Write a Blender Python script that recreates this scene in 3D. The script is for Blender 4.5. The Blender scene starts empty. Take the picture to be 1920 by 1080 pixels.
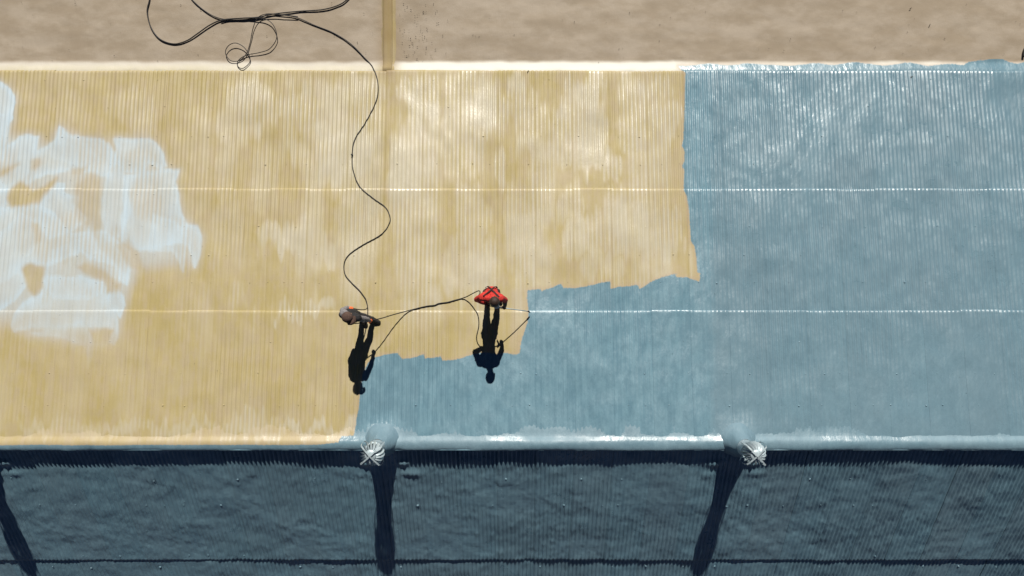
import bpy, bmesh, math, random
import numpy as np
from mathutils import Vector, Matrix

random.seed(7)
np.random.seed(7)
R = math.radians
scene = bpy.context.scene

# ---------------------------------------------------------------- camera
HC, F = 13.9, 1280.0                       # drone height over the roof, focal length in photo pixels
cam = bpy.data.objects.new('camera', bpy.data.cameras.new('camera'))
scene.collection.objects.link(cam)
cam.data.sensor_width = 36.0
cam.data.lens = 24.0
cam.data.clip_end = 5000
cam.location = (0, 0, HC)
scene.camera = cam

# ---------------------------------------------------------------- sky and sun
ELEV, AZ = 42.0, 4.5                       # sun elevation, bearing east of +Y
world = bpy.data.worlds.new('World')
scene.world = world
world.use_nodes = True
wn = world.node_tree
sky = wn.nodes.new('ShaderNodeTexSky')
sky.sky_type = 'NISHITA'
sky.sun_disc = False
sky.sun_elevation = R(ELEV)
sky.sun_rotation = R(AZ)
sky.altitude = 5000
sky.air_density = 0.3                    # thin, deep-blue highland sky: hard dark shadows
sky.dust_density = 0.15
wn.nodes['Background'].inputs['Strength'].default_value = 0.05
wn.links.new(sky.outputs['Color'], wn.nodes['Background'].inputs['Color'])
SUN = Vector((math.sin(R(AZ)) * math.cos(R(ELEV)), math.cos(R(AZ)) * math.cos(R(ELEV)), math.sin(R(ELEV))))
sl = bpy.data.lights.new('sun', 'SUN')
sl.energy = 5.0
sl.angle = R(0.53)
sl.color = (1.0, 0.95, 0.87)
so = bpy.data.objects.new('sun', sl)
scene.collection.objects.link(so)
so.location = SUN * 60
so.rotation_euler = (-SUN).to_track_quat('-Z', 'Y').to_euler()
vs = scene.view_settings
vs.view_transform = 'Standard'
vs.look = 'None'
vs.exposure = 0.09
vs.gamma = 1.0
vs.use_curve_mapping = False

# ---------------------------------------------------------------- geometry of the roof
T = R(7.0)                                 # pitch of the wide sunny slope (rises towards -Y)
A = R(29.6)                                # pitch of the short shaded slope
TT = math.tan(T)
GROUND = -9.0

def on_plane(u, v):
    """photo pixel -> point on the sunny slope"""
    a, b = (u - 960) / F, (540 - v) / F
    k = HC / (1 - b * TT)                  # z = -y*TT, y = b*(HC-z)
    return a * k, b * k
def B(u, v, h):
    """a point h metres straight above the slope point that shows at pixel u, v"""
    x, y = on_plane(u, v)
    return Vector((x, y, -y * TT + h))
def to_px(x, y, z):
    d = HC - z
    return 960 + F * x / d, 540 - F * y / d

Y_LOW = on_plane(960, 134)[1]              # foot of the sunny slope
Y_LAP = [on_plane(960, 355)[1], on_plane(960, 583)[1]]
Y_RID = on_plane(960, 836)[1]
Z_RID = -Y_RID * TT
Z_LOW = -Y_LOW * TT
DECK_Z = Z_LOW - 0.075
X0, X1 = -14.4, 14.4
PITCH = 0.087
COVER = 9 * PITCH

# ---------------------------------------------------------------- noise
def _h(ix, iy, s):
    n = (ix.astype(np.int64) * 374761393 + iy.astype(np.int64) * 668265263 + s * 1274126177) & 0x7fffffff
    n = ((n ^ (n >> 13)) * 1274126177) & 0x7fffffff
    return ((n ^ (n >> 16)) & 0xffff) / 65535.0
def vn(x, y, s=0):
    x = np.asarray(x, float); y = np.asarray(y, float)
    ix, iy = np.floor(x), np.floor(y)
    fx, fy = x - ix, y - iy
    fx = fx ** 3 * (fx * (fx * 6 - 15) + 10); fy = fy ** 3 * (fy * (fy * 6 - 15) + 10)
    a = _h(ix, iy, s); b = _h(ix + 1, iy, s); c = _h(ix, iy + 1, s); d = _h(ix + 1, iy + 1, s)
    return (a + (b - a) * fx) * (1 - fy) + (c + (d - c) * fx) * fy
def fbm(x, y, s=0, o=3):
    t, a, w = 0, 1.0, 0
    for i in range(o):
        t = t + a * vn(np.asarray(x) * 2 ** i, np.asarray(y) * 2 ** i, s + i * 17); w += a; a *= .5
    return t / w
def sst(a, b, x):
    t = np.clip((x - a) / (b - a), 0, 1)
    return t * t * (3 - 2 * t)

# ---------------------------------------------------------------- paint areas (outlines in photo pixels)
BLUE = [(1271, 124), (1284, 138), (1283, 200), (1281, 262), (1278, 274), (1283, 283), (1283, 302), (1278, 312),
        (1283, 320), (1281, 357), (1287, 368), (1291, 395), (1293, 420), (1295, 452), (1302, 464), (1305, 480),
        (1307, 511), (1312, 512), (1311, 528), (1300, 524), (1285, 520), (1267, 520), (1268, 513), (1256, 516),
        (1242, 520), (1220, 528), (1206, 538), (1199, 541), (1197, 534), (1180, 537), (1160, 538), (1145, 542),
        (1144, 527), (1128, 529), (1105, 536), (1080, 540), (1056, 540), (1052, 531), (1036, 538), (1016, 545),
        (1013, 541), (989, 544), (988, 560), (991, 582), (989, 605), (977, 640), (974, 662), (966, 665), (947, 661),
        (930, 664), (918, 661), (905, 660), (887, 664), (865, 671), (846, 675), (830, 675), (827, 668), (812, 670),
        (797, 672), (795, 664), (775, 670), (754, 673), (746, 662), (720, 665), (700, 671), (690, 680), (680, 700),
        (676, 725), (673, 765), (668, 785), (667, 800), (663, 816), (641, 817), (636, 828), (590, 833), (480, 834),
        (300, 834), (120, 835), (-600, 836), (-600, 1500), (2700, 1500), (2700, 112), (1990, 116), (1935, 113),
        (1905, 120), (1868, 106), (1850, 112), (1815, 116), (1806, 122), (1780, 119), (1740, 124), (1705, 117),
        (1660, 123), (1632, 120), (1604, 116), (1560, 122), (1530, 118), (1480, 124), (1440, 121), (1400, 118),
        (1370, 123), (1330, 119), (1300, 122)]
# all the ground the white primer has touched
WALL_W = [(-300, 140), (0, 155), (25, 182), (24, 215), (14, 250), (40, 256), (72, 257), (95, 270), (112, 240), (150, 259), (195, 262), (216, 280), (218, 259), (280, 260), (305, 288), (315, 320), (335, 320), (330, 345), (345, 415), (376, 440), (370, 495), (340, 500), (262, 505), (245, 540), (232, 590), (222, 640), (176, 660), (60, 640), (22, 612), (-300, 640)]
# overlapping fans of thin white primer: (outline, strength)
WHITE = [
 ([(-300, 120), (0, 155), (14, 163), (25, 180), (28, 192), (22, 214), (24, 222), (12, 240), (6, 300), (-300, 330)], .8),
 ([(-300, 230), (0, 214), (22, 218), (18, 240), (12, 268), (0, 282), (-300, 320)], .5),
 ([(-300, 290), (0, 285), (37, 256), (72, 256), (68, 282), (92, 272), (104, 262), (112, 238), (122, 248), (150, 259), (195, 262),
   (212, 286), (221, 305), (205, 318), (203, 332), (170, 322), (130, 318), (100, 324), (70, 332), (40, 352), (0, 362), (-300, 372)], .62),
 ([(216, 259), (250, 261), (278, 259), (292, 268), (305, 288), (312, 312), (300, 316), (278, 306), (270, 322), (235, 322), (216, 298), (222, 280)], .62),
 ([(40, 262), (70, 258), (62, 300), (48, 330), (28, 344), (36, 300)], .35),
 ([(112, 238), (150, 262), (190, 300), (170, 318), (120, 300), (96, 296)], .3),
 ([(205, 268), (222, 302), (236, 336), (244, 392), (236, 440), (202, 452), (190, 396), (203, 330)], .5),
 ([(262, 326), (300, 319), (335, 319), (329, 340), (336, 370), (341, 400), (352, 424), (345, 450), (300, 464), (262, 470), (230, 452), (232, 380), (236, 332)], .66),
 ([(344, 420), (372, 428), (376, 448), (374, 478), (366, 500), (362, 480), (352, 462), (340, 452)], .6),
 ([(288, 404), (330, 416), (350, 440), (346, 470), (343, 506), (332, 486), (322, 470), (280, 470)], .5),
 ([(84, 362), (110, 344), (121, 346), (118, 362), (146, 370), (144, 388), (164, 412), (128, 440), (90, 448), (70, 416), (74, 388)], .6),
 ([(-300, 400), (0, 392), (30, 388), (70, 381), (96, 396), (132, 440), (200, 436), (244, 470), (245, 500), (238, 535), (228, 530),
   (220, 500), (170, 486), (150, 470), (120, 486), (84, 500), (60, 494), (40, 506), (54, 532), (30, 560), (0, 580), (-300, 590)], .66),
 ([(-300, 350), (0, 340), (12, 352), (14, 380), (2, 400), (-300, 420)], .5),
 ([(0, 440), (40, 400), (80, 420), (60, 470), (20, 520), (-60, 560), (-60, 470)], .35),
 ([(96, 470), (160, 446), (172, 420), (186, 470), (240, 520), (170, 560), (100, 560), (84, 520)], .45),
 ([(30, 590), (44, 566), (78, 552), (90, 520), (150, 520), (196, 530), (200, 560), (214, 540), (230, 556), (234, 574), (226, 596),
   (216, 584), (222, 610), (223, 634), (216, 646), (206, 640), (218, 616), (166, 612), (120, 614), (60, 612), (30, 622), (22, 612)], .64),
 ([(150, 604), (164, 616), (174, 640), (175, 664), (168, 690), (164, 650), (140, 640), (100, 628), (60, 625)], .5),
]
WHOLES = [([(58, 300), (72, 298), (74, 310), (66, 318), (58, 314)], .6),
          ([(0, 322), (20, 312), (36, 304), (20, 318), (0, 330)], .7),
          ([(22, 352), (40, 338), (62, 362), (84, 350), (110, 334), (100, 352), (70, 378), (44, 384), (24, 390), (16, 370)], .85),
          ([(135, 316), (160, 312), (156, 322), (140, 324)], .6),
          ([(142, 352), (170, 326), (188, 336), (190, 420), (184, 450), (174, 430), (150, 416), (140, 380)], .42),
          ([(42, 504), (60, 496), (84, 500), (80, 535), (66, 555), (56, 545), (50, 530)], .75),
          ([(62, 420), (72, 420), (74, 450), (66, 456)], .5),
          ([(222, 460), (240, 452), (262, 474), (270, 505), (246, 500), (230, 476)], .5),
          ([(148, 500), (160, 492), (200, 512), (226, 532), (222, 548), (205, 548), (196, 525), (160, 512)], .6),
          ([(170, 622), (200, 616), (214, 618), (206, 640), (180, 640)], .55)]
# glossy patches of the yellow foam, their glare also painted into the colour: cx, cy, rx, ry, strength
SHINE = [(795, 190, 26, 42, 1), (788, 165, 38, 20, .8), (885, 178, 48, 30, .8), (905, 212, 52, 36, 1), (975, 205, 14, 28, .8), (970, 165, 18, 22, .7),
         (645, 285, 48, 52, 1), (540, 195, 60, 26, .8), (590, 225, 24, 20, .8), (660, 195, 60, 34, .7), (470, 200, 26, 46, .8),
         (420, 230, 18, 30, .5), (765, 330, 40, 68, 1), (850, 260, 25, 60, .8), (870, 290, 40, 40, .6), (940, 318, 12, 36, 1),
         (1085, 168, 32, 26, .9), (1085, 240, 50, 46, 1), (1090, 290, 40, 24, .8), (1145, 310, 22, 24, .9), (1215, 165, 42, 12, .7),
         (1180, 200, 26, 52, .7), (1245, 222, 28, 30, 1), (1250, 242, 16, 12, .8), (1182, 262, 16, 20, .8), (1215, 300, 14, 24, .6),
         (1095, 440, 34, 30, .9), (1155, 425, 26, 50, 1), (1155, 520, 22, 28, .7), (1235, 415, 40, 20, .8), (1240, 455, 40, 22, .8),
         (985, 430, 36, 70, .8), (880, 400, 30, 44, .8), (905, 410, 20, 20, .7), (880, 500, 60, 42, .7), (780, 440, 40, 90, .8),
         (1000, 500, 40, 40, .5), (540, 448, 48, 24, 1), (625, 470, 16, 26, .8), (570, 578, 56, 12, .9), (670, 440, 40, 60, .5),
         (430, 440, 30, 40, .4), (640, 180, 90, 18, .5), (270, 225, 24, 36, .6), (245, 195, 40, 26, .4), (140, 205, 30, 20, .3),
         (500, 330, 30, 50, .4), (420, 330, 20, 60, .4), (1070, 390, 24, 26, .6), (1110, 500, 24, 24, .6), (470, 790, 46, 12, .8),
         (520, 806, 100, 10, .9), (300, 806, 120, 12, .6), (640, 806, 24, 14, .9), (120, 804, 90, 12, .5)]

def poly_sdf(px, py, poly):
    P = np.array(poly, float)
    d = np.full(px.shape, 1e18)
    ins = np.zeros(px.shape, bool)
    n = len(P)
    for i in range(n):
        ax, ay = P[i]; bx, by = P[(i + 1) % n]
        ex, ey = bx - ax, by - ay
        wx, wy = px - ax, py - ay
        t = np.clip((wx * ex + wy * ey) / (ex * ex + ey * ey + 1e-9), 0, 1)
        d = np.minimum(d, (wx - ex * t) ** 2 + (wy - ey * t) ** 2)
        c = ((ay <= py) & (by > py)) | ((by <= py) & (ay > py))
        if abs(ey) > 1e-9:
            ins ^= c & (px < ax + (py - ay) * ex / ey)
    return np.where(ins, 1, -1) * np.sqrt(d)

def paint(x, y, z):
    """blue distance (m), white strength, shine strength at roof points"""
    u, v = to_px(x, y, z)
    wob = 5 * (fbm(u / 14, v / 14, 90) - .5)
    blue = np.clip(poly_sdf(u, v + wob * .5, BLUE) / 92.0, -.6, .6)
    white = np.zeros(u.shape)
    m = (u < 460) & (u > -340) & (v > 90) & (v < 760)
    if m.any():
        uu, vv = u[m] + 7 * (fbm(u[m] / 30, v[m] / 30, 91) - .5), v[m] + 9 * (fbm(u[m] / 26, v[m] / 26, 92) - .5)
        al = .46 * sst(-16, 22, poly_sdf(uu, vv, WALL_W))
        for pl, s in WHITE:
            d = poly_sdf(uu, vv, pl)
            a = sst(-5, 2, d) * s * (.36 + .95 * np.exp(-np.clip(d, 0, 99) / 13) + .25 * (fbm(uu / 9 + vv / 30, vv / 60 - uu / 40, 107) - .5)) + .16 * s * sst(-22, 0, d) * (d < 0)
            al = al + (1 - al) * np.clip(a, 0, 1)
        for pl, s in WHOLES:
            d = poly_sdf(uu, vv, pl)
            al = al * (1 - s * sst(-7, 4, d))
        al = al * (.95 + .3 * fbm(uu / 60, vv / 60, 93)) * sst(700, 560, vv + 40 * (fbm(uu / 40, vv / 40, 95) - .5))
        cr = .5 + .5 * np.cos(x[m] / PITCH * 2 * math.pi)
        al = al * (1 - (.42 - .42 * cr) * sst(.45, .7, fbm(uu / 55, vv / 75, 108)))
        white[m] = np.clip(al, 0, 1)
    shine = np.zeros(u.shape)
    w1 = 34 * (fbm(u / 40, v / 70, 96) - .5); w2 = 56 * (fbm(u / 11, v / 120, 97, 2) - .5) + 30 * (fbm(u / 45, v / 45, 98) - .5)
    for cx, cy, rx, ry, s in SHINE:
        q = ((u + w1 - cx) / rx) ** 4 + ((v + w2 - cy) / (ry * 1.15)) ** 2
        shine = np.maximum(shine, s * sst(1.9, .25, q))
    # the same gloss and painted glare, patchy, between the overlapped seams elsewhere
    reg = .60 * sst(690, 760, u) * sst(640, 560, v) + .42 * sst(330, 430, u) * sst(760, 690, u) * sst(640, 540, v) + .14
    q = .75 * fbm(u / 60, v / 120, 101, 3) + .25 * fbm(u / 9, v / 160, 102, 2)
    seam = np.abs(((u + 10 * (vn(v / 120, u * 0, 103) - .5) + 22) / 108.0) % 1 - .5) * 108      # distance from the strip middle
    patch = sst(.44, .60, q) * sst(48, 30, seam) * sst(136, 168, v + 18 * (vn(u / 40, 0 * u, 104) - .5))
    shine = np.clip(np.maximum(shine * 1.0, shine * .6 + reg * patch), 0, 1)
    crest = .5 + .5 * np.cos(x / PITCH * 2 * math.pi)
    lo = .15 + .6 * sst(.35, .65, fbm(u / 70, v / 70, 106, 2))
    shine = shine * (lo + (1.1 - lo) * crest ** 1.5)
    return blue, white, shine

# ---------------------------------------------------------------- helpers
col = scene.collection
def link(o, parent=None):
    col.objects.link(o)
    if parent is not None:
        o.parent = parent
        o.matrix_parent_inverse = parent.matrix_basis.inverted()
    return o
def tag(o, label=None, cat=None, group=None, kind=None):
    if label: o['label'] = label
    if cat: o['category'] = cat
    if group: o['group'] = group
    if kind: o['kind'] = kind
    return o
def empty(name, loc, **k):
    o = bpy.data.objects.new(name, None)
    o.empty_display_size = .2
    o.location = loc
    link(o)
    return tag(o, **k)
def mesh_obj(name, verts, faces, mat, parent=None, smooth=True, attrs=None):
    me = bpy.data.meshes.new(name)
    me.from_pydata([tuple(v) for v in verts], [], faces)
    if smooth: me.shade_smooth()
    if mat: me.materials.append(mat)
    return link(bpy.data.objects.new(name, me), parent)
def grid_obj(name, X, Y, Z, mat, parent=None, attrs=None):
    n, m = X.shape
    co = np.stack([X, Y, Z], -1).reshape(-1, 3).astype(np.float32)
    i = (np.arange(n - 1)[:, None] * m + np.arange(m - 1)[None, :]).ravel()
    q = np.stack([i, i + m, i + m + 1, i + 1], -1).ravel().astype(np.int32)
    # keep the faces looking up
    a, b, c = co[q[0]], co[q[1]], co[q[2]]
    if np.cross(b - a, c - a)[2] < 0:
        q = q.reshape(-1, 4)[:, ::-1].ravel().copy()
    me = bpy.data.meshes.new(name)
    nf = len(q) // 4
    me.vertices.add(len(co)); me.vertices.foreach_set('co', co.ravel())
    me.loops.add(len(q)); me.loops.foreach_set('vertex_index', q)
    me.polygons.add(nf); me.polygons.foreach_set('loop_start', np.arange(0, nf * 4, 4, dtype=np.int32))
    me.update(calc_edges=True)
    me.shade_smooth()
    for k, val in (attrs or {}).items():
        at = me.attributes.new(k, 'FLOAT', 'POINT')
        at.data.foreach_set('value', np.broadcast_to(val, X.shape).ravel().astype(np.float32))
    me.materials.append(mat)
    return link(bpy.data.objects.new(name, me), parent)
def tube(name, pts, rad, mat, parent=None, sides=8, cap=True):
    pts = [Vector(p) for p in pts]
    V, Fc = [], []
    n = len(pts)
    up = Vector((0, 0, 1))
    for i, p in enumerate(pts):
        t = (pts[min(i + 1, n - 1)] - pts[max(i - 1, 0)]).normalized()
        a = t.cross(up)
        if a.length < 1e-3: a = t.cross(Vector((0, 1, 0)))
        a.normalize(); b = a.cross(t)
        r = rad[i] if hasattr(rad, '__len__') else rad
        for k in range(sides):
            an = 2 * math.pi * k / sides
            V.append(p + (a * math.cos(an) + b * math.sin(an)) * r)
    for i in range(n - 1):
        for k in range(sides):
            k2 = (k + 1) % sides
            Fc.append((i * sides + k, i * sides + k2, (i + 1) * sides + k2, (i + 1) * sides + k))
    if cap:
        Fc.append(tuple(range(sides))[::-1]); Fc.append(tuple((n - 1) * sides + k for k in range(sides)))
    return mesh_obj(name, V, Fc, mat, parent)
def smooth_path(pts, step=.04):
    P = [Vector(p) for p in pts]
    out = []
    for i in range(len(P) - 1):
        p0, p1, p2, p3 = P[max(i - 1, 0)], P[i], P[i + 1], P[min(i + 2, len(P) - 1)]
        n = max(2, int((p2 - p1).length / step))
        for k in range(n):
            t = k / n
            out.append(.5 * ((2 * p1) + (p2 - p0) * t + (2 * p0 - 5 * p1 + 4 * p2 - p3) * t * t + (3 * p1 - p0 - 3 * p2 + p3) * t ** 3))
    out.append(P[-1])
    return out

# ---------------------------------------------------------------- materials
class NT:
    def __init__(s, name):
        s.m = bpy.data.materials.new(name); s.m.use_nodes = True
        s.t = s.m.node_tree; s.b = s.t.nodes['Principled BSDF']
        s.co = s.t.nodes.new('ShaderNodeTexCoord').outputs['Object']
    def put(s, sock, v):
        if isinstance(v, bpy.types.NodeSocket): s.t.links.new(v, sock)
        else: sock.default_value = v
    def attr(s, n):
        a = s.t.nodes.new('ShaderNodeAttribute'); a.attribute_name = n; return a.outputs['Fac']
    def map(s, sc, loc=(0, 0, 0)):
        a = s.t.nodes.new('ShaderNodeMapping'); s.put(a.inputs['Vector'], s.co)
        a.inputs['Scale'].default_value = sc; a.inputs['Location'].default_value = loc; return a.outputs[0]
    def noise(s, scale, sc=(1, 1, 1), det=3, rough=.55, loc=(0, 0, 0)):
        a = s.t.nodes.new('ShaderNodeTexNoise'); s.put(a.inputs['Vector'], s.map(sc, loc))
        a.inputs['Scale'].default_value = scale; a.inputs['Detail'].default_value = det; a.inputs['Roughness'].default_value = rough
        return a.outputs[0]
    def math(s, op, a, b=0.0, c=0.0):
        n = s.t.nodes.new('ShaderNodeMath'); n.operation = op
        for k, v in enumerate((a, b, c)): s.put(n.inputs[k], v)
        return n.outputs[0]
    def rng(s, v, a, b, c=0.0, d=1.0, smooth=True):
        n = s.t.nodes.new('ShaderNodeMapRange'); n.interpolation_type = 'SMOOTHSTEP' if smooth else 'LINEAR'
        s.put(n.inputs[0], v)
        for k, q in enumerate((a, b, c, d)): n.inputs[k + 1].default_value = q
        return n.outputs[0]
    def mix(s, f, a, b, blend='MIX'):
        n = s.t.nodes.new('ShaderNodeMix'); n.data_type = 'RGBA'; n.blend_type = blend
        s.put(n.inputs[0], f)
        for k, v in ((6, a), (7, b)): s.put(n.inputs[k], v if isinstance(v, bpy.types.NodeSocket) else (*v, 1))
        return n.outputs[2]
    def bump(s, h, dist, strength=1.0, prev=None):
        n = s.t.nodes.new('ShaderNodeBump'); n.inputs['Strength'].default_value = strength; n.inputs['Distance'].default_value = dist
        s.put(n.inputs['Height'], h)
        if prev: s.put(n.inputs['Normal'], prev)
        return n.outputs[0]
    def done(s, colr=None, rough=None, normal=None, **k):
        if colr is not None: s.put(s.b.inputs['Base Color'], colr if isinstance(colr, bpy.types.NodeSocket) else (*colr, 1))
        if rough is not None: s.put(s.b.inputs['Roughness'], rough)
        if normal is not None: s.put(s.b.inputs['Normal'], normal)
        for n, v in k.items(): s.put(s.b.inputs[n.replace('_', ' ')], v)
        return s.m

def roof_material():
    n = NT('coated foam roof')
    edge = n.noise(26, det=4)
    fine = n.noise(70, det=3)
    big = n.noise(1.1, det=4)
    mid = n.noise(4.5, sc=(1.6, .7, 1), det=4)
    streak = n.noise(13, sc=(1, .05, .05), det=3, rough=.7)
    # bare foam
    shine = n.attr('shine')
    k = n.math('ADD', n.math('MULTIPLY', big, .55), n.math('MULTIPLY', streak, .45))
    foam = n.mix(n.rng(k, .38, .62), C_FOAM_A, C_FOAM_B)
    foam = n.mix(n.math('MULTIPLY', n.rng(mid, .42, .66), .5), foam, C_FOAM_C)
    foam = n.mix(n.math('MULTIPLY', shine, .7), foam, C_SHEEN)  # glare on patches and rib crests painted in as cream
    lines = n.rng(n.noise(30, sc=(1, .012, .012), det=2, rough=.6), .60, .72, 0, .5)
    foam = n.mix(lines, foam, C_STAIN)
    # dusty deck
    dk = n.mix(n.rng(n.noise(1.6, sc=(.7, 1.4, 1), det=7, rough=.62), .36, .66), C_DECK_A, C_DECK_B)
    dk = n.mix(n.rng(n.noise(120, det=4, rough=.75), .40, .62, 0, .32), dk, C_GRIT)
    base = n.mix(n.attr('deck'), foam, dk)
    base = n.mix(n.attr('fillet'), base, C_FILLET)
    base = n.mix(n.attr('rust'), base, C_RUST)
    # white primer, thin
    w = n.math('MULTIPLY', n.attr('white'), n.rng(n.math('ADD', fine, n.math('MULTIPLY', streak, .8)), .55, 1.15, .75, 1.0))
    base = n.mix(n.rng(n.attr('white'), .02, .3, 0, .35), base, C_OVER)
    base = n.mix(w, base, C_WHITE)
    # blue coat
    d = n.math('ADD', n.attr('blue'), n.math('MULTIPLY', n.math('SUBTRACT', edge, .5), .05))
    base = n.mix(n.rng(d, -.09, .0, 0, .42), base, C_OVER)
    bl = n.mix(n.rng(n.math('ADD', n.math('MULTIPLY', mid, .5), n.math('MULTIPLY', streak, .5)), .38, .62), C_BLUE_A, C_BLUE_B)
    bl = n.mix(n.attr('tone'), bl, C_BLUE_G)
    m = n.rng(d, -.012, .016)
    base = n.mix(m, base, bl)
    # gloss
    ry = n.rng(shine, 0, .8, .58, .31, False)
    ry = n.math('ADD', ry, n.math('MULTIPLY', n.attr('deck'), .15))
    rb = n.rng(n.noise(2.2, det=5), .35, .65, .27, .44, False)
    mm = n.t.nodes.new('ShaderNodeMix'); n.put(mm.inputs[0], m); n.put(mm.inputs[2], ry); n.put(mm.inputs[3], rb)
    mo = n.math('ADD', mm.outputs[0], n.math('MULTIPLY', n.attr('matte'), .3))
    nb = n.bump(n.noise(55, det=4, rough=.6), .012, .25)
    bs = n.t.nodes.new('ShaderNodeBump'); bs.inputs['Distance'].default_value = .05
    n.put(bs.inputs['Height'], n.noise(7, sc=(1, .42, 1), det=3)); n.put(bs.inputs['Normal'], nb)
    n.put(bs.inputs['Strength'], n.rng(m, 0, 1, .12, .36)); nb = bs.outputs[0]
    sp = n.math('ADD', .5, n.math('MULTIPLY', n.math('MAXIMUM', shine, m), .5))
    return n.done(base, mo, nb, Specular_IOR_Level=sp)

C_FOAM_A = (.405, .328, .140)
C_FOAM_B = (.445, .372, .212)
C_FOAM_C = (.425, .345, .225)
C_SHEEN = (.60, .565, .46)
C_DECK_A = (.325, .262, .187)
C_DECK_B = (.415, .350, .272)
C_FILLET = (.78, .77, .70)
C_GRIT = (.27, .215, .155)
C_STAIN = (.33, .255, .145)
C_RUST = (.27, .185, .085)
C_OVER = (.43, .325, .235)
C_WHITE = (.495, .607, .685)
C_BLUE_A = (.128, .240, .305)
C_BLUE_B = (.168, .298, .365)
C_BLUE_G = (.155, .245, .298)
M_ROOF = roof_material()

def simple(name, c, rough=.6, metal=0.0, var=.25, scale=30, bump=.0):
    n = NT(name)
    f = n.rng(n.noise(scale, det=4), .3, .7)
    cc = n.mix(f, tuple(x * (1 - var) for x in c), tuple(min(1, x * (1 + var)) for x in c))
    nb = n.bump(n.noise(scale * 1.5, det=3), .01, bump) if bump else None
    return n.done(cc, rough, nb, Metallic=metal)
M_HOSE = simple('black rubber', (.016, .015, .016), .5, 0, .3, 60)
M_METAL = simple('galvanised steel', (.46, .55, .59), .5, .35, .15, 25)
M_DARKMETAL = simple('dark steel', (.05, .055, .06), .5, .6, .3, 30)
M_RED = simple('red cotton', (.52, .03, .022), .85, 0, .3, 40, .4)
M_NAVY = simple('dark trousers', (.020, .021, .026), .9, 0, .4, 30, .4)
M_VEST = simple('black vest', (.013, .013, .015), .8, 0, .4, 30, .4)
M_GREY = simple('grey knit', (.20, .19, .195), .9, 0, .3, 60, .4)
M_CAP = simple('brown cap', (.085, .05, .038), .9, 0, .3, 60, .3)
M_SKIN = simple('skin', (.28, .15, .10), .55, 0, .12, 40)
M_DARKGLOVE = simple('dark glove', (.05, .025, .02), .8, 0, .3, 40)
M_ORANGE = simple('orange glove', (.75, .13, .025), .7, 0, .2, 60)
M_HAIR = simple('brown hair', (.035, .017, .010), .6, 0, .5, 80, .6)
M_STRAP = simple('harness strap', (.03, .006, .006), .8, 0, .3, 40)
M_MASK = simple('white mask', (.7, .7, .7), .8, 0, .1, 40)
M_BOOT = simple('black boot', (.012, .011, .011), .6, 0, .3, 40)
M_EYE = simple('eye', (.6, .58, .55), .3, 0, .05, 40)
M_WALL = simple('rendered wall', (.38, .35, .30), .9, 0, .15, 2, .3)
M_GROUND = simple('asphalt yard', (.048, .049, .052), .95, 0, .25, .4, .3)
M_FLECK = simple('dry leaf debris', (.05, .04, .03), .9, 0, .5, 50)

# ---------------------------------------------------------------- ground and building
gr = mesh_obj('ground', [(-2500, -2500, GROUND), (2500, -2500, GROUND), (2500, 2500, GROUND), (-2500, 2500, GROUND)], [(0, 1, 2, 3)], M_GROUND, smooth=False)
tag(gr, kind='structure')
bld = empty('factory_building', (0, 0, GROUND),
            label='factory roof of corrugated sheets, half yellow foam and half fresh blue coating', cat='building')

VENT_X = [(704 - 960) * .01010, (1403 - 960) * .01008, -10.66]
VENT_Y = -3.06

def ribs(x):
    p = x / PITCH * 2 * math.pi
    return np.cos(p)
def mound(x, y):
    m = 0
    for vx in VENT_X:
        m = m + np.exp(-(((x - vx) / .34) ** 2 + ((y - VENT_Y - .05) / .30) ** 2))
    return m
def h_main(x, y):
    """relief of the sunny slope over its plane"""
    amp = .0012 + .0085 * sst(.30, .68, fbm(x * .55 + 3, y * .45, 5)) * (.55 + .45 * vn(x * 1.9, y * .8, 6))
    fade = sst(Y_RID + .28, Y_RID + .6, y)
    mo = mound(x, y)
    h = amp * ribs(x) * fade * np.clip(1 - 1.6 * mo, 0, 1) + .085 * mo
    h = h + .042 * (fbm(x * .8, y * .75, 7, 3) - .5) + .022 * (fbm(x * 3.0, y * 1.8, 8, 2) - .5)
    return h
def tone_at(x, y):
    u, v = to_px(x, y, -y * TT)
    old = sst(1325, 1345, u + 6 * (vn(v / 20, 0, 31) - .5))
    return np.clip(old * (.35 + .5 * fbm(x * .7, y * .5, 33)) + .15 * (fbm(x * 1.5, y, 34) - .4), 0, 1)

def roof_attrs(X, Y, Z, Zb, deck=0.0, fillet=0.0, rust=0.0, blue_only=False):
    if blue_only:
        b, w, s = np.full(X.shape, .6), np.zeros(X.shape), np.zeros(X.shape)
    else:
        b, w, s = paint(X, Y, Zb)
    return dict(blue=b, white=w, shine=s, deck=deck, fillet=fillet, rust=rust)

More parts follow.
